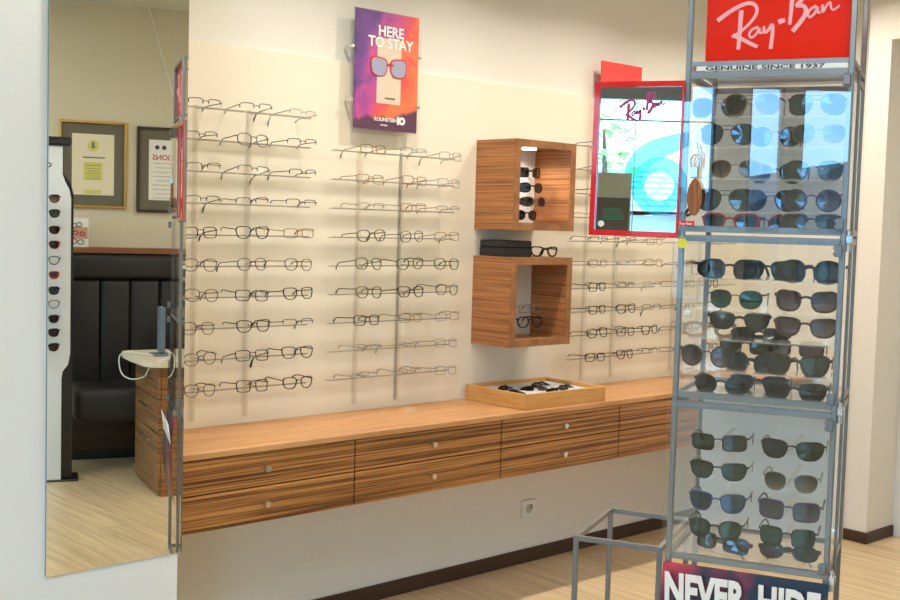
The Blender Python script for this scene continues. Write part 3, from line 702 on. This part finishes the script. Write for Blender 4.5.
# stickers
MB().cyl((.012, -.0125, 1.468), (.012, -.0105, 1.468), .013, 16).build('yellow_sticker', M['yellow'], tower)
ls = MB().box((.0, -.0125, 1.512), (.040, -.0105, 1.524)).build('red_sticker', M['red'], tower)
text('lettering', 'Ray-Ban', .010, M['textw'], ls, (.003, -.013, 1.5145), ext=.0003)
MB().cyl((.018, .02, 1.290), (.034, .02, 1.290), .008, 12).build('cable_clip', M['white'], tower)

# key tag hanging on the front left
kt = thing('hanging_tag', 'brown fibre tassel on a silver padlock hanging at the tower front', 'pendant', tw(.042, -.030, 1.705), TH_)
MB().tube([(0, 0, .012), (.006, 0, -.01), (.004, 0, -.03), (-.004, 0, -.045)], .0015, 6).box((-.014, -.008, -.075), (.008, .006, -.045), .003).tube(smoothp([(-.012, 0, -.046), (-.012, 0, -.026), (-.002, 0, -.018), (.008, 0, -.028), (.007, 0, -.046)], 4), .0025, 6).box((.01, -.003, -.05), (.014, .001, -.01), .001).build('padlock', M['silver'], kt)
ol = smoothp([(0, -.075), (.014, -.095), (.018, -.125), (.012, -.155), (0, -.168), (-.012, -.155), (-.018, -.125), (-.014, -.095)], 3, True)
MB().prism([(v.x, v.y) for v in ol], 'y', -.005, .004).build('tassel', M['brown'], kt)
MB().tube([(-.012, 0, -.15), (-.020, .002, -.160), (-.016, 0, -.168), (-.008, 0, -.162)], .004, 6).build('bead', M['black'], kt)

# ---- sunglasses in the tower   (u, z, depth, spec, label)
def sun(u, z, dep, shape, rim, lens, lab, w=.054, h=.046, t=.0035, style='full', rz=0, fold=False, tilt=0, cse='', wrap=3.5, roll=0, temple=None):
    p = tw(u + .007, dep, z)
    glasses('sunglasses', lab, p, TH_ + rz, shape, w, h, t * (1.0 if t < .002 else 1.3), rim, lens, style, wrap, temple, .0045 if t < .003 else .0075, fold, (tilt, roll), 'sunglasses in the %s glass case' % cse, 'sunglasses')
AV = dict(w=.056, h=.052, t=.0016)
c = 'top'
sun(.141, 1.823, .10, 'aviator', 'gold', 'brown', 'brown gold-wire aviators, centre of the top shelf of the tower', cse=c, **AV)
sun(.300, 1.820, .10, 'aviator', 'gunmetal', 'greengrey', 'dark green aviators, right end of the top shelf of the tower', cse=c, **AV)
sun(.045, 1.822, .16, 'aviator', 'silver', 'blue', 'blue aviators, left end of the top shelf of the tower', cse=c, **AV)
sun(.084, 1.748, .10, 'aviator', 'gunmetal', 'blue', 'blue-lens wire aviators, left on the second shelf of the tower', cse=c, **AV)
sun(.198, 1.745, .15, 'round', 'gunmetal', 'blue', 'round blue-lens sunglasses, middle of the second tower shelf', cse=c, w=.05, h=.05, t=.0016)
sun(.308, 1.748, .10, 'panto', 'gold', 'brown', 'gold-rim brown sunglasses, right on the second tower shelf', cse=c, w=.052, h=.046, t=.0016)
sun(.108, 1.660, .10, 'panto', 'gold', 'brown', 'pale brown gradient gold-rim sunglasses, left on the third tower shelf', cse=c, w=.052, h=.044, t=.0016)
sun(.200, 1.652, .16, 'wayfarer', 'black', 'darkgrey', 'black sunglasses, middle of the third tower shelf', cse=c)
sun(.300, 1.656, .09, 'panto', 'black', 'darkgrey', 'dark rounded sunglasses, right on the third tower shelf', cse=c, h=.048, t=.003)
sun(.086, 1.581, .10, 'aviator', 'gunmetal', 'greengrey', 'large grey-green aviators, left on the fourth tower shelf beside tassel', cse=c, w=.062, h=.056, t=.0016)
sun(.190, 1.583, .17, 'aviator', 'black', 'blue', 'blue aviators, middle of the fourth tower shelf', cse=c, w=.058, h=.052, t=.002)
sun(.300, 1.583, .09, 'round', 'purple', 'purple', 'round purple-brown sunglasses, right on the fourth tower shelf', cse=c, w=.056, h=.052, t=.0022)
sun(.100, 1.525, .10, 'wayfarer', 'red', 'blue', 'blue-lens sunglasses with red brow on the top case floor', cse=c, h=.04, temple='black')
sun(.176, 1.523, .17, 'round', 'red', 'purple', 'round dark red sunglasses in the middle of top case floor', cse=c, h=.044, t=.002)
sun(.303, 1.527, .08, 'club', 'black', 'greengrey', 'half-rim black and green sunglasses at right of top case floor', cse=c, style='brow', h=.040, t=.003, temple='gold')
c = 'middle'
sun(.105, 1.404, .10, 'wrap', 'black', 'blue', 'dark wraparound sunglasses, left on the middle case top shelf', cse=c, w=.06, h=.046, wrap=5, rz=.35)
sun(.190, 1.403, .17, 'wayfarer', 'black', 'darkgrey', 'black sunglasses facing aside, centre of the middle case top shelf', cse=c, rz=-.3)
sun(.306, 1.406, .08, 'wrap', 'black', 'blue', 'black thick-frame blue sunglasses, right on the middle case top shelf', cse=c, w=.060, h=.050, t=.005)
sun(.125, 1.328, .09, 'panto', 'gunmetal', 'green', 'green-lens thin sunglasses, left on the middle case second shelf', cse=c, w=.054, h=.046, t=.0016)
sun(.300, 1.332, .08, 'cat', 'tortoise', 'purple', 'brown red-browed large sunglasses, right on middle case second shelf', cse=c, w=.058, h=.048, t=.004, wrap=4)
sun(.140, 1.274, .08, 'wayfarer', 'black', 'darkgrey', 'black wide sunglasses tilted, left on the middle case third shelf', cse=c, w=.056, h=.040, t=.0045, rz=.2)
sun(.302, 1.268, .07, 'wayfarer', 'brown', 'purple', 'brown square sunglasses with pale gradient, right on middle case third shelf', cse=c, w=.058, h=.044, t=.004)
sun(.184, 1.240, .12, 'rect', 'black', 'darkgrey', 'folded black slim sunglasses lying on the middle case third shelf', cse=c, h=.030, fold=True, tilt=-.3)
sun(.064, 1.247, .10, 'oval', 'clearbrown', 'clear', 'clear brown glasses, left end of the middle case third shelf', cse=c, h=.034, rz=.5)
sun(.062, 1.180, .07, 'round', 'gunmetal', 'purple', 'round purplish sunglasses, left end of the middle case fourth shelf', cse=c, w=.054, h=.052, t=.002)
sun(.139, 1.200, .20, 'rect', 'tortoise', 'greengrey', 'mottled rectangular sunglasses behind on the middle case fourth shelf', cse=c, h=.036)
sun(.265, 1.202, .20, 'rect', 'tortoise', 'purple', 'mottled brown sunglasses, back right on the middle case fourth shelf', cse=c, h=.036)
sun(.283, 1.172, .07, 'wayfarer', 'tortoise', 'greengrey', 'large mottled sunglasses, front right on middle case fourth shelf', cse=c, w=.060, h=.050, t=.005)
sun(.170, 1.168, .09, 'rect', 'black', 'darkgrey', 'black chunky sunglasses, centre of the middle case fourth shelf', cse=c, h=.036, t=.005, rz=-.25)
sun(.098, 1.106, .09, 'round', 'black', 'darkbrown', 'black round brown-lens sunglasses at left of middle case floor', cse=c, w=.052, h=.044, t=.0035)
sun(.180, 1.107, .17, 'wayfarer', 'blue', 'blue', 'blue sunglasses in the centre of the middle case floor', cse=c, h=.04)
sun(.282, 1.104, .08, 'wayfarer', 'black', 'darkbrown', 'flat-top dark brown sunglasses at right of middle case floor', cse=c, w=.058, h=.042, t=.004)
c = 'bottom'
sun(.103, .961, .06, 'rect', 'black', 'greengrey', 'slim black half-rim sunglasses, top left in the bottom case', cse=c, w=.056, h=.038, t=.0022, style='full', roll=-.03)
sun(.285, .960, .06, 'wayfarer', 'black', 'greengrey', 'matte black square sunglasses, top right in the bottom case', cse=c, w=.060, h=.044, t=.0028, temple='silver')
sun(.104, .888, .06, 'wayfarer', 'black', 'greengrey', 'black wide-top sunglasses, second row left in the bottom case', cse=c, w=.056, h=.042, t=.0028, temple='silver')
sun(.285, .878, .06, 'panto', 'silver', 'brown', 'thin-wire brown sunglasses, second row right in the bottom case', cse=c, w=.054, h=.046, t=.0012)
sun(.105, .806, .06, 'wayfarer', 'blue', 'blue', 'blue-tinted square sunglasses, third row left in the bottom case', cse=c, w=.056, h=.046, t=.0026)
sun(.284, .806, .06, 'square', 'purple', 'purple', 'purple-grey large square sunglasses, third row right in bottom case', cse=c, w=.060, h=.046, t=.0026)
sun(.103, .736, .06, 'panto', 'black', 'green', 'black-rim round green sunglasses, fourth row left in the bottom case', cse=c, w=.052, h=.046, t=.0026)
sun(.283, .739, .06, 'square', 'black', 'green', 'black-rim squarish green sunglasses, fourth row right in the bottom case', cse=c, w=.053, h=.044, t=.0026)
sun(.115, .699, .08, 'rect', 'black', 'darkgrey', 'folded black sunglasses lying at left of the bottom case floor', cse=c, h=.034, t=.004, fold=True, tilt=-.3, rz=-.3)
sun(.286, .698, .08, 'oval', 'black', 'darkbrown', 'folded dark sunglasses lying at right of the bottom case floor', cse=c, h=.034, t=.004, fold=True, tilt=-.3)
# clips behind the pairs of the bottom case
for i, (u, z) in enumerate(((.103, .961), (.285, .960), (.104, .888), (.285, .878), (.105, .806), (.284, .806), (.103, .736), (.283, .739))):
    MB().box((u - .012, .068, z - .014), (u + .012, .074, z + .004), .001).box((u - .004, .074, z - .008), (u + .004, TDp - .021, z - .004)).build('clip', M['acry'], tower)

# ================================================================ red framed mirror on the tower's left side
rm = thing('red_framed_mirror', 'red-framed mirror with script lettering fixed at the tower left side', 'mirror', tw(-.2315, -.006, 1.482), TH_)
rm.rotation_euler = (0, .008, TH_)
RW, RH, rf = .231, .392, .014
MB().box((0, -.008, 0), (rf, -.003, RH), .001).box((RW - rf * .4, -.008, 0), (RW, -.003, RH), .001).box((rf, -.008, 0), (RW - rf * .4, -.003, rf), .001).box((rf, -.008, RH - rf), (RW - rf * .4, -.003, RH), .001).build('frame', M['redframe'], rm)
MB().box((.001, -.0028, .001), (rf - .001, .012, RH - .001)).box((RW - rf * .4, -.0028, .001), (RW - .001, .012, RH - .001)).box((rf, -.0028, .001), (RW - rf * .4, .012, rf - .001)).box((rf, -.0028, RH - rf + .001), (RW - rf * .4, .012, RH - .001)).build('casing', M['chrome'], rm)
MB().box((rf, 0, rf), (RW - rf * .4, .004, RH - rf)).build('mirror_glass', mat('tower_mirror_silvering', (.92, .94, .94), 0, 1), rm)
MB().box((rf, .005, rf), (RW - rf * .4, .010, RH - rf)).build('backing', M['black'], rm)
mx = lambda cx: .066 + (cx - 108) * .000170
mz = lambda cy: RH - .052 - (cy - 60) * .000205
mb = MB()
for i, (p, wd) in enumerate(script(mx, mz, .00030)): mb.ribbon([(a.x, a.y) for a in p], wd, -.0005, .0008 + .0002 * i)
mb.build('lettering', M['magenta'], rm)
MB().cyl((.030, -.0018, .030), (.030, 0, .030), .008, 16).build('sticker', M['paperw'], rm)

# steel frame stand left of the tower
fs = thing('steel_frame_stand', 'low open square-tube steel frame standing left of the tower base', 'stand', tw(-.252, .016, 0), TH_)
sw, sd, sh, st_ = .238, .352, .682, .013
for (u, d) in ((0, 0), (0, sd - st_), (sw - st_, 0), (sw - st_, sd - st_)):
    MB().box((u, d, 0), (u + st_, d + st_, sh), .001).build('leg', M['dsteel'], fs)
MB().box((st_, 0.0005, sh - st_), (sw - st_, st_ - .0005, sh)).box((st_, sd - st_ + .0005, sh - st_), (sw - st_, sd - .0005, sh)).box((.0005, st_, sh - st_), (st_ - .0005, sd - st_, sh)).box((sw - st_ + .0005, st_, sh - st_), (sw - .0005, sd - st_, sh)).build('top_rail', M['dsteel'], fs)
MB().box((st_, 0.0005, .02), (sw - st_, st_ - .0005, .032)).box((st_, sd - st_ + .0005, .02), (sw - st_, sd - .0005, .032)).build('base_rail', M['dsteel'], fs)

# ================================================================ window decal and info board (seen in the red mirror)
dc = MB()
cy, cz = -2.66, 1.80
def arc(cy, cz, r0, a0, a1, n=30): return [(cy + r0 * math.cos(a0 + (a1 - a0) * i / n), cz + r0 * math.sin(a0 + (a1 - a0) * i / n)) for i in range(n + 1)]
dc.ribbon([(y, z) for y, z in arc(0, 0, .150, 0, 2 * PI, 36)], .095, 0, .001)
pp = smoothp([(.165, -.03), (.175, .09), (.10, .20), (-.03, .27), (-.20, .33)], 6)
dc.ribbon([(v.x, v.y) for v in pp], [.09 + .06 * math.sin(PI * i / (len(pp) - 1)) for i in range(len(pp))], 0, .001)
dco = tag(dc.build('window_decal', M['teal']), 'large pale teal number six shape stuck on the shop window', 'window decal')
dco.matrix_world = Matrix.Translation((XW - .052, cy, cz)) @ Matrix(((0, 1, 0, 0), (1, 0, 0, 0), (0, 0, 1, 0), (0, 0, 0, 1)))
ib = thing('info_board', 'beige and dark standing board before the window, reflected in red-framed mirror', 'board', (-2.25, -2.20, 0))
MB().box((-.01, -.20, 1.12), (.01, .13, 1.86)).build('panel', mat('olive_board', s2l(176, 170, 146), .6), ib)
MB().box((.0105, -.19, 1.13), (.012, .12, 1.70)).build('lower_print', mat('dark_board_print', s2l(92, 84, 74), .6), ib)
pr_ = MB()
for i in range(5): pr_.box((.0125, -.16 + .006 * i, 1.56 + .016 * i), (.0135, -.02, 1.568 + .016 * i))
pr_.build('green_print', mat('green_print', s2l(70, 140, 110), .6), ib)
MB().cyl((0, 0, 0.02), (0, 0, 1.12), .012, 10).build('pole', M['dsteel'], ib); MB().cyl((0, 0, 0), (0, 0, .02), .16, 24).build('base', M['dsteel'], ib)

# ================================================================ the things the long mirror shows (behind the camera)
def onback(x, y, z=0): v = BK @ Vector((x, y, z)); return (v.x, v.y, v.z)
def rots(o): o.rotation_euler = (0, 0, EA + PI); return o
# local frame for wall items: +x to the real right when facing the wall => use rotated frame: X' = -x
def certificate(label, x0, x1, z0, z1, frame, paper, kind):
    W, H = x1 - x0, z1 - z0
    o = thing('framed_certificate', label, 'picture', onback(x1, .001, z0), EA + PI)     # local -y... faces room through local -y
    f = .014 if kind == 1 else .016
    MB().box((0, -.022, 0), (f, 0, H), .002).box((W - f, -.022, 0), (W, 0, H), .002).box((f, -.022, 0), (W - f, 0, f), .002).box((f, -.022, H - f), (W - f, 0, H), .002).build('frame', frame, o)
    MB().box((f, -.006, f), (W - f, 0, H - f)).build('mat_board', M['matgrey'], o)
    mxx = .075
    pa = MB().box((mxx, -.0075, .078), (W - mxx, -.006, H - .078)).build('paper', paper, o)
    if kind == 1:
        yb = MB(); yb.cyl((W / 2, -.0085, H - .15), (W / 2, -.0075, H - .15), .034, 20); yb.box((W / 2 - .055, -.0083, H - .36), (W / 2 + .055, -.0075, H - .25)); yb.box((W / 2 - .05, -.0083, .085), (W / 2 + .05, -.0075, .11)); yb.build('yellow_print', M['yellowink'], pa)
        g = MB(); g.box((W / 2 - .07, -.009, H - .225), (W / 2 + .06, -.0085, H - .217)); g.box((W / 2 - .045, -.009, H - .27), (W / 2 + .045, -.0085, H - .266))
        for i in range(5): g.box((W / 2 - .04, -.009, H - .29 - .015 * i), (W / 2 + .04 - .01 * (i % 2), -.0085, H - .287 - .015 * i))
        g.prism([(W / 2 - .012, H - .165), (W / 2 + .012, H - .165), (W / 2 + .006, H - .13), (W / 2, H - .12), (W / 2 - .006, H - .13)], 'y', -.0092, -.0086)
        g.build('print', M['greyink'], pa)
    else:
        e = MB(); e.cyl((W - .125, -.0085, H - .125), (W - .125, -.0075, H - .125), .014, 14); e.cyl((W - .168, -.0085, H - .125), (W - .168, -.0075, H - .125), .014, 14); e.build('emblem', M['blueink'], pa)
        text('lettering', 'LIONS', .046, M['redink'], pa, (W - .225, -.008, H - .202), bold=.0006)
        g = MB()
        for i in range(9): g.box((W - .24 + .02 * (i % 3 == 1), -.0085, H - .225 - .027 * i), (W - .10 - .02 * (i % 3 == 1), -.0075, H - .2225 - .027 * i))
        g.build('print', M['greyink'], pa)
    return o
# the wall frame: increasing local-back x is towards the tower; mirrored view keeps it left-to-right
certificate('gold-framed certificate with yellow print seen in the long mirror', -.334, .064, 1.536, 2.064, M['gold'], M['cream'], 1)
certificate('dark-framed certificate with red lettering seen in the long mirror', .124, .52, 1.518, 2.049, M['darkframe'], M['paperw'], 2)
# bench
bn = thing('leather_bench', 'black leather booth bench with channelled back seen in the long mirror', 'bench', onback(0, 0, 0), EA)
MB().box((-.28, .02, .62), (1.3, .17, 1.262), .01).build('back_shell', M['leather'], bn)
MB().box((-.28, .001, 1.262), (1.3, .19, 1.296), .003).build('ledge', M['ledge'], bn)
MB().box((-.28, .165, 1.11), (1.3, .25, 1.255), .03, seg=3).build('head_cushion', M['leather'], bn, True)
bk = MB()
for i in range(9): bk.box((-.28 + i * .175, .165, .46), (-.28 + (i + 1) * .175 - .003, .235, 1.105), .022, seg=3)
bk.build('back_cushion', M['leather'], bn, True)
MB().box((-.28, .17, .30), (1.3, .60, .50), .045, seg=3).build('seat_cushion', M['leather'], bn, True)
MB().box((-.28, .02, .06), (1.3, .16, .30)).build('plinth', wood('dark_plinth_wood', s2l(48, 32, 22), s2l(76, 52, 34), (1, 1, 50), .5, (.3, .7)), bn)
MB().box((-.26, .04, 0), (1.28, .14, .06)).build('base', M['black'], bn)
# brochure on the ledge
bo = thing('brochure', 'small leaflet with pictured glasses standing on the bench ledge', 'brochure', onback(-.222, .10, 1.2965), EA)
MB().box((-.055, -.004, 0), (.055, .002, .175)).build('cover', M['paperw'], bo)
bp = MB()
for (x, z, r) in ((-.03, .13, .016), (.0, .135, .016), (-.02, .085, .014), (.02, .08, .014), (-.03, .035, .018), (.01, .03, .018)): bp.tube([(x + r * math.cos(a * PI / 5), .003, z + r * .8 * math.sin(a * PI / 5)) for a in range(10)], .0025, 4, True)
bp.build('print', M['inkdark'], bo)
MB().box((-.05, .0021, .05), (.05, .0028, .12)).build('pink_print', mat('pink_print', s2l(214, 150, 130), .6), bo)
# white eyewear column
cp = Vector((2.672, -3.70, 0)); rz = math.atan2(.92, -.40) + PI / 2   # local -y faces the long mirror's view
wc = thing('eyewear_stand', 'white free-standing eyewear column with black side seen in long mirror', 'display stand', cp, rz)
hw = .125
# profile (x = half width, z) of the white front board
right = [(.080, .012), (.080, .58), (.086, .62), (hw - .01, .66), (hw, .72), (hw, 1.58), (hw - .01, 1.63), (.094, 1.67), (.080, 1.71), (.080, 1.865)]
outl = [(x, z) for x, z in right] + [(-x, z) for x, z in right[::-1]]
MB().prism(outl, 'y', -.03, .01).build('front_board', M['whitecol'], wc)
outb = [(hw + .014, .012), (hw + .014, 1.60), (hw, 1.66), (.085, 1.72), (.085, 1.87)]; outb = outb + [(-x, z) for x, z in outb[::-1]]
MB().prism(outb, 'y', .012, .10).build('back_body', M['black'], wc)
MB().box((-hw + .0, -.05, 1.866), (hw + .0, .07, 1.915), .01).build('top_cap', M['black'], wc)
MB().box((-hw - .05, -.04, 0), (hw + .07, .16, .011), .004).build('foot_plate', M['black'], wc)
MB().tube([(.0 + .02 * math.cos(a * PI / 6), -.031, 1.76 + .012 * math.sin(a * PI / 6)) for a in range(12)], .003, 4, True).tube([(.045 + .016 * math.cos(a * PI / 6), -.031, 1.76 + .012 * math.sin(a * PI / 6)) for a in range(12)], .003, 4, True).build('logo', M['black'], wc)
MB().box((-.04, -.032, .83), (.08, -.030, .835)).build('seam', M['greyink'], wc)
MWC = Matrix.Translation(cp) @ Matrix.Rotation(rz, 4, 'Z')
cols = [('tortoise', 'brown'), ('black', 'greengrey'), ('brown', 'darkbrown'), ('red', 'darkgrey'), ('black', 'clear'), ('orange', 'purple'), ('black', 'blue'), ('grey', 'clear'), ('blue', 'darkgrey'), ('black', 'darkgrey'), ('tortoise', 'darkgrey'), ('black', 'darkgrey')]
for i, z in enumerate((1.575, 1.495, 1.405, 1.325, 1.24, 1.16, 1.075, 1.00, .92, .845, .765, .625)):
    p = MWC @ Vector((.0, -.115, z)); rc, lc = cols[i]
    if i == 11: continue
    glasses('sunglasses', '%s-framed pair, %s on the white column in the long mirror' % (rc, ['topmost', 'second from top', 'third from top', 'fourth from top', 'fifth from top', 'sixth from top', 'seventh from top', 'eighth from top', 'ninth from top', 'tenth from top', 'lowest'][i]), p, rz, 'wayfarer', .05, .042, .004, rc, lc, 'full', 3, None, .005, False, (0, 0), 'sunglasses on the white column', 'sunglasses')
# cabinet
ca = thing('desk_cabinet', 'striped wood drawer cabinet under beige desktop seen in the long mirror', 'cabinet', (3.0, -3.0, 0), math.atan2(.264, .964))
MB().box((.002, -.575, 0), (.50, 0, .70)).build('body', M['zcab'], ca)
for z0, z1 in ((.02, .34), (.345, .52), (.525, .695)):
    dw = MB().box((-.014, -.572, z0), (0, -.003, z1), .001).build('drawer', M['zcab'], ca)
    MB().box((-.038, -.36, z1 - .060), (-.028, -.16, z1 - .048)).box((-.030, -.36, z1 - .060), (-.014, -.35, z1 - .048)).box((-.030, -.17, z1 - .060), (-.014, -.16, z1 - .048)).build('handle', M['silver'], dw)
dt = [(v.x, v.y) for v in smoothp([(-.05, .02), (.2, .05), (.9, .05), (.9, -.56), (.1, -.57), (-.06, -.56), (-.11, -.48), (-.10, -.2)], 4, True)]
MB().prism(dt, 'z', .70, .728).build('desktop', M['desk'], ca)
CM = Matrix.Translation((3, -3, 0)) @ Matrix.Rotation(math.atan2(.264, .964), 4, 'Z')
cp2 = CM @ Vector((.06, -.28, .728))
mo = thing('desk_screen', 'slim blue-grey screen on a foot on the desktop, seen in mirror', 'screen', cp2, math.atan2(.264, .964))
MB().box((-.012, -.045, .02), (.015, .045, .27), .006, seg=2).build('screen', M['monitor'], mo)
MB().box((-.05, -.06, 0), (.05, .06, .012), .004).box((-.008, -.02, .01), (.008, .02, .03)).build('foot', M['monitor'], mo)
cb = [CM @ Vector(p) for p in ((.02, -.25, .735), (-.03, -.33, .735), (-.10, -.42, .735), (-.13, -.46, .70), (-.125, -.42, .62), (-.10, -.30, .60), (-.06, -.15, .63), (-.055, -.02, .70), (-.0, .0, .735), (.08, -.1, .735))]
tag(MB().tube(smoothp(cb, 6), .0035, 6).build('white_cable', M['white']), 'white cable looping off the desktop edge seen in the mirror', 'cable')
lo = tag(MB().tube([onback(.19, .006, 2.78), onback(.27, .006, 2.5), onback(.345, .006, 2.25)], .004, 5).build('wall_cable', M['paperw']), 'thin pale cable running down the wall above the dark certificate', 'cable')
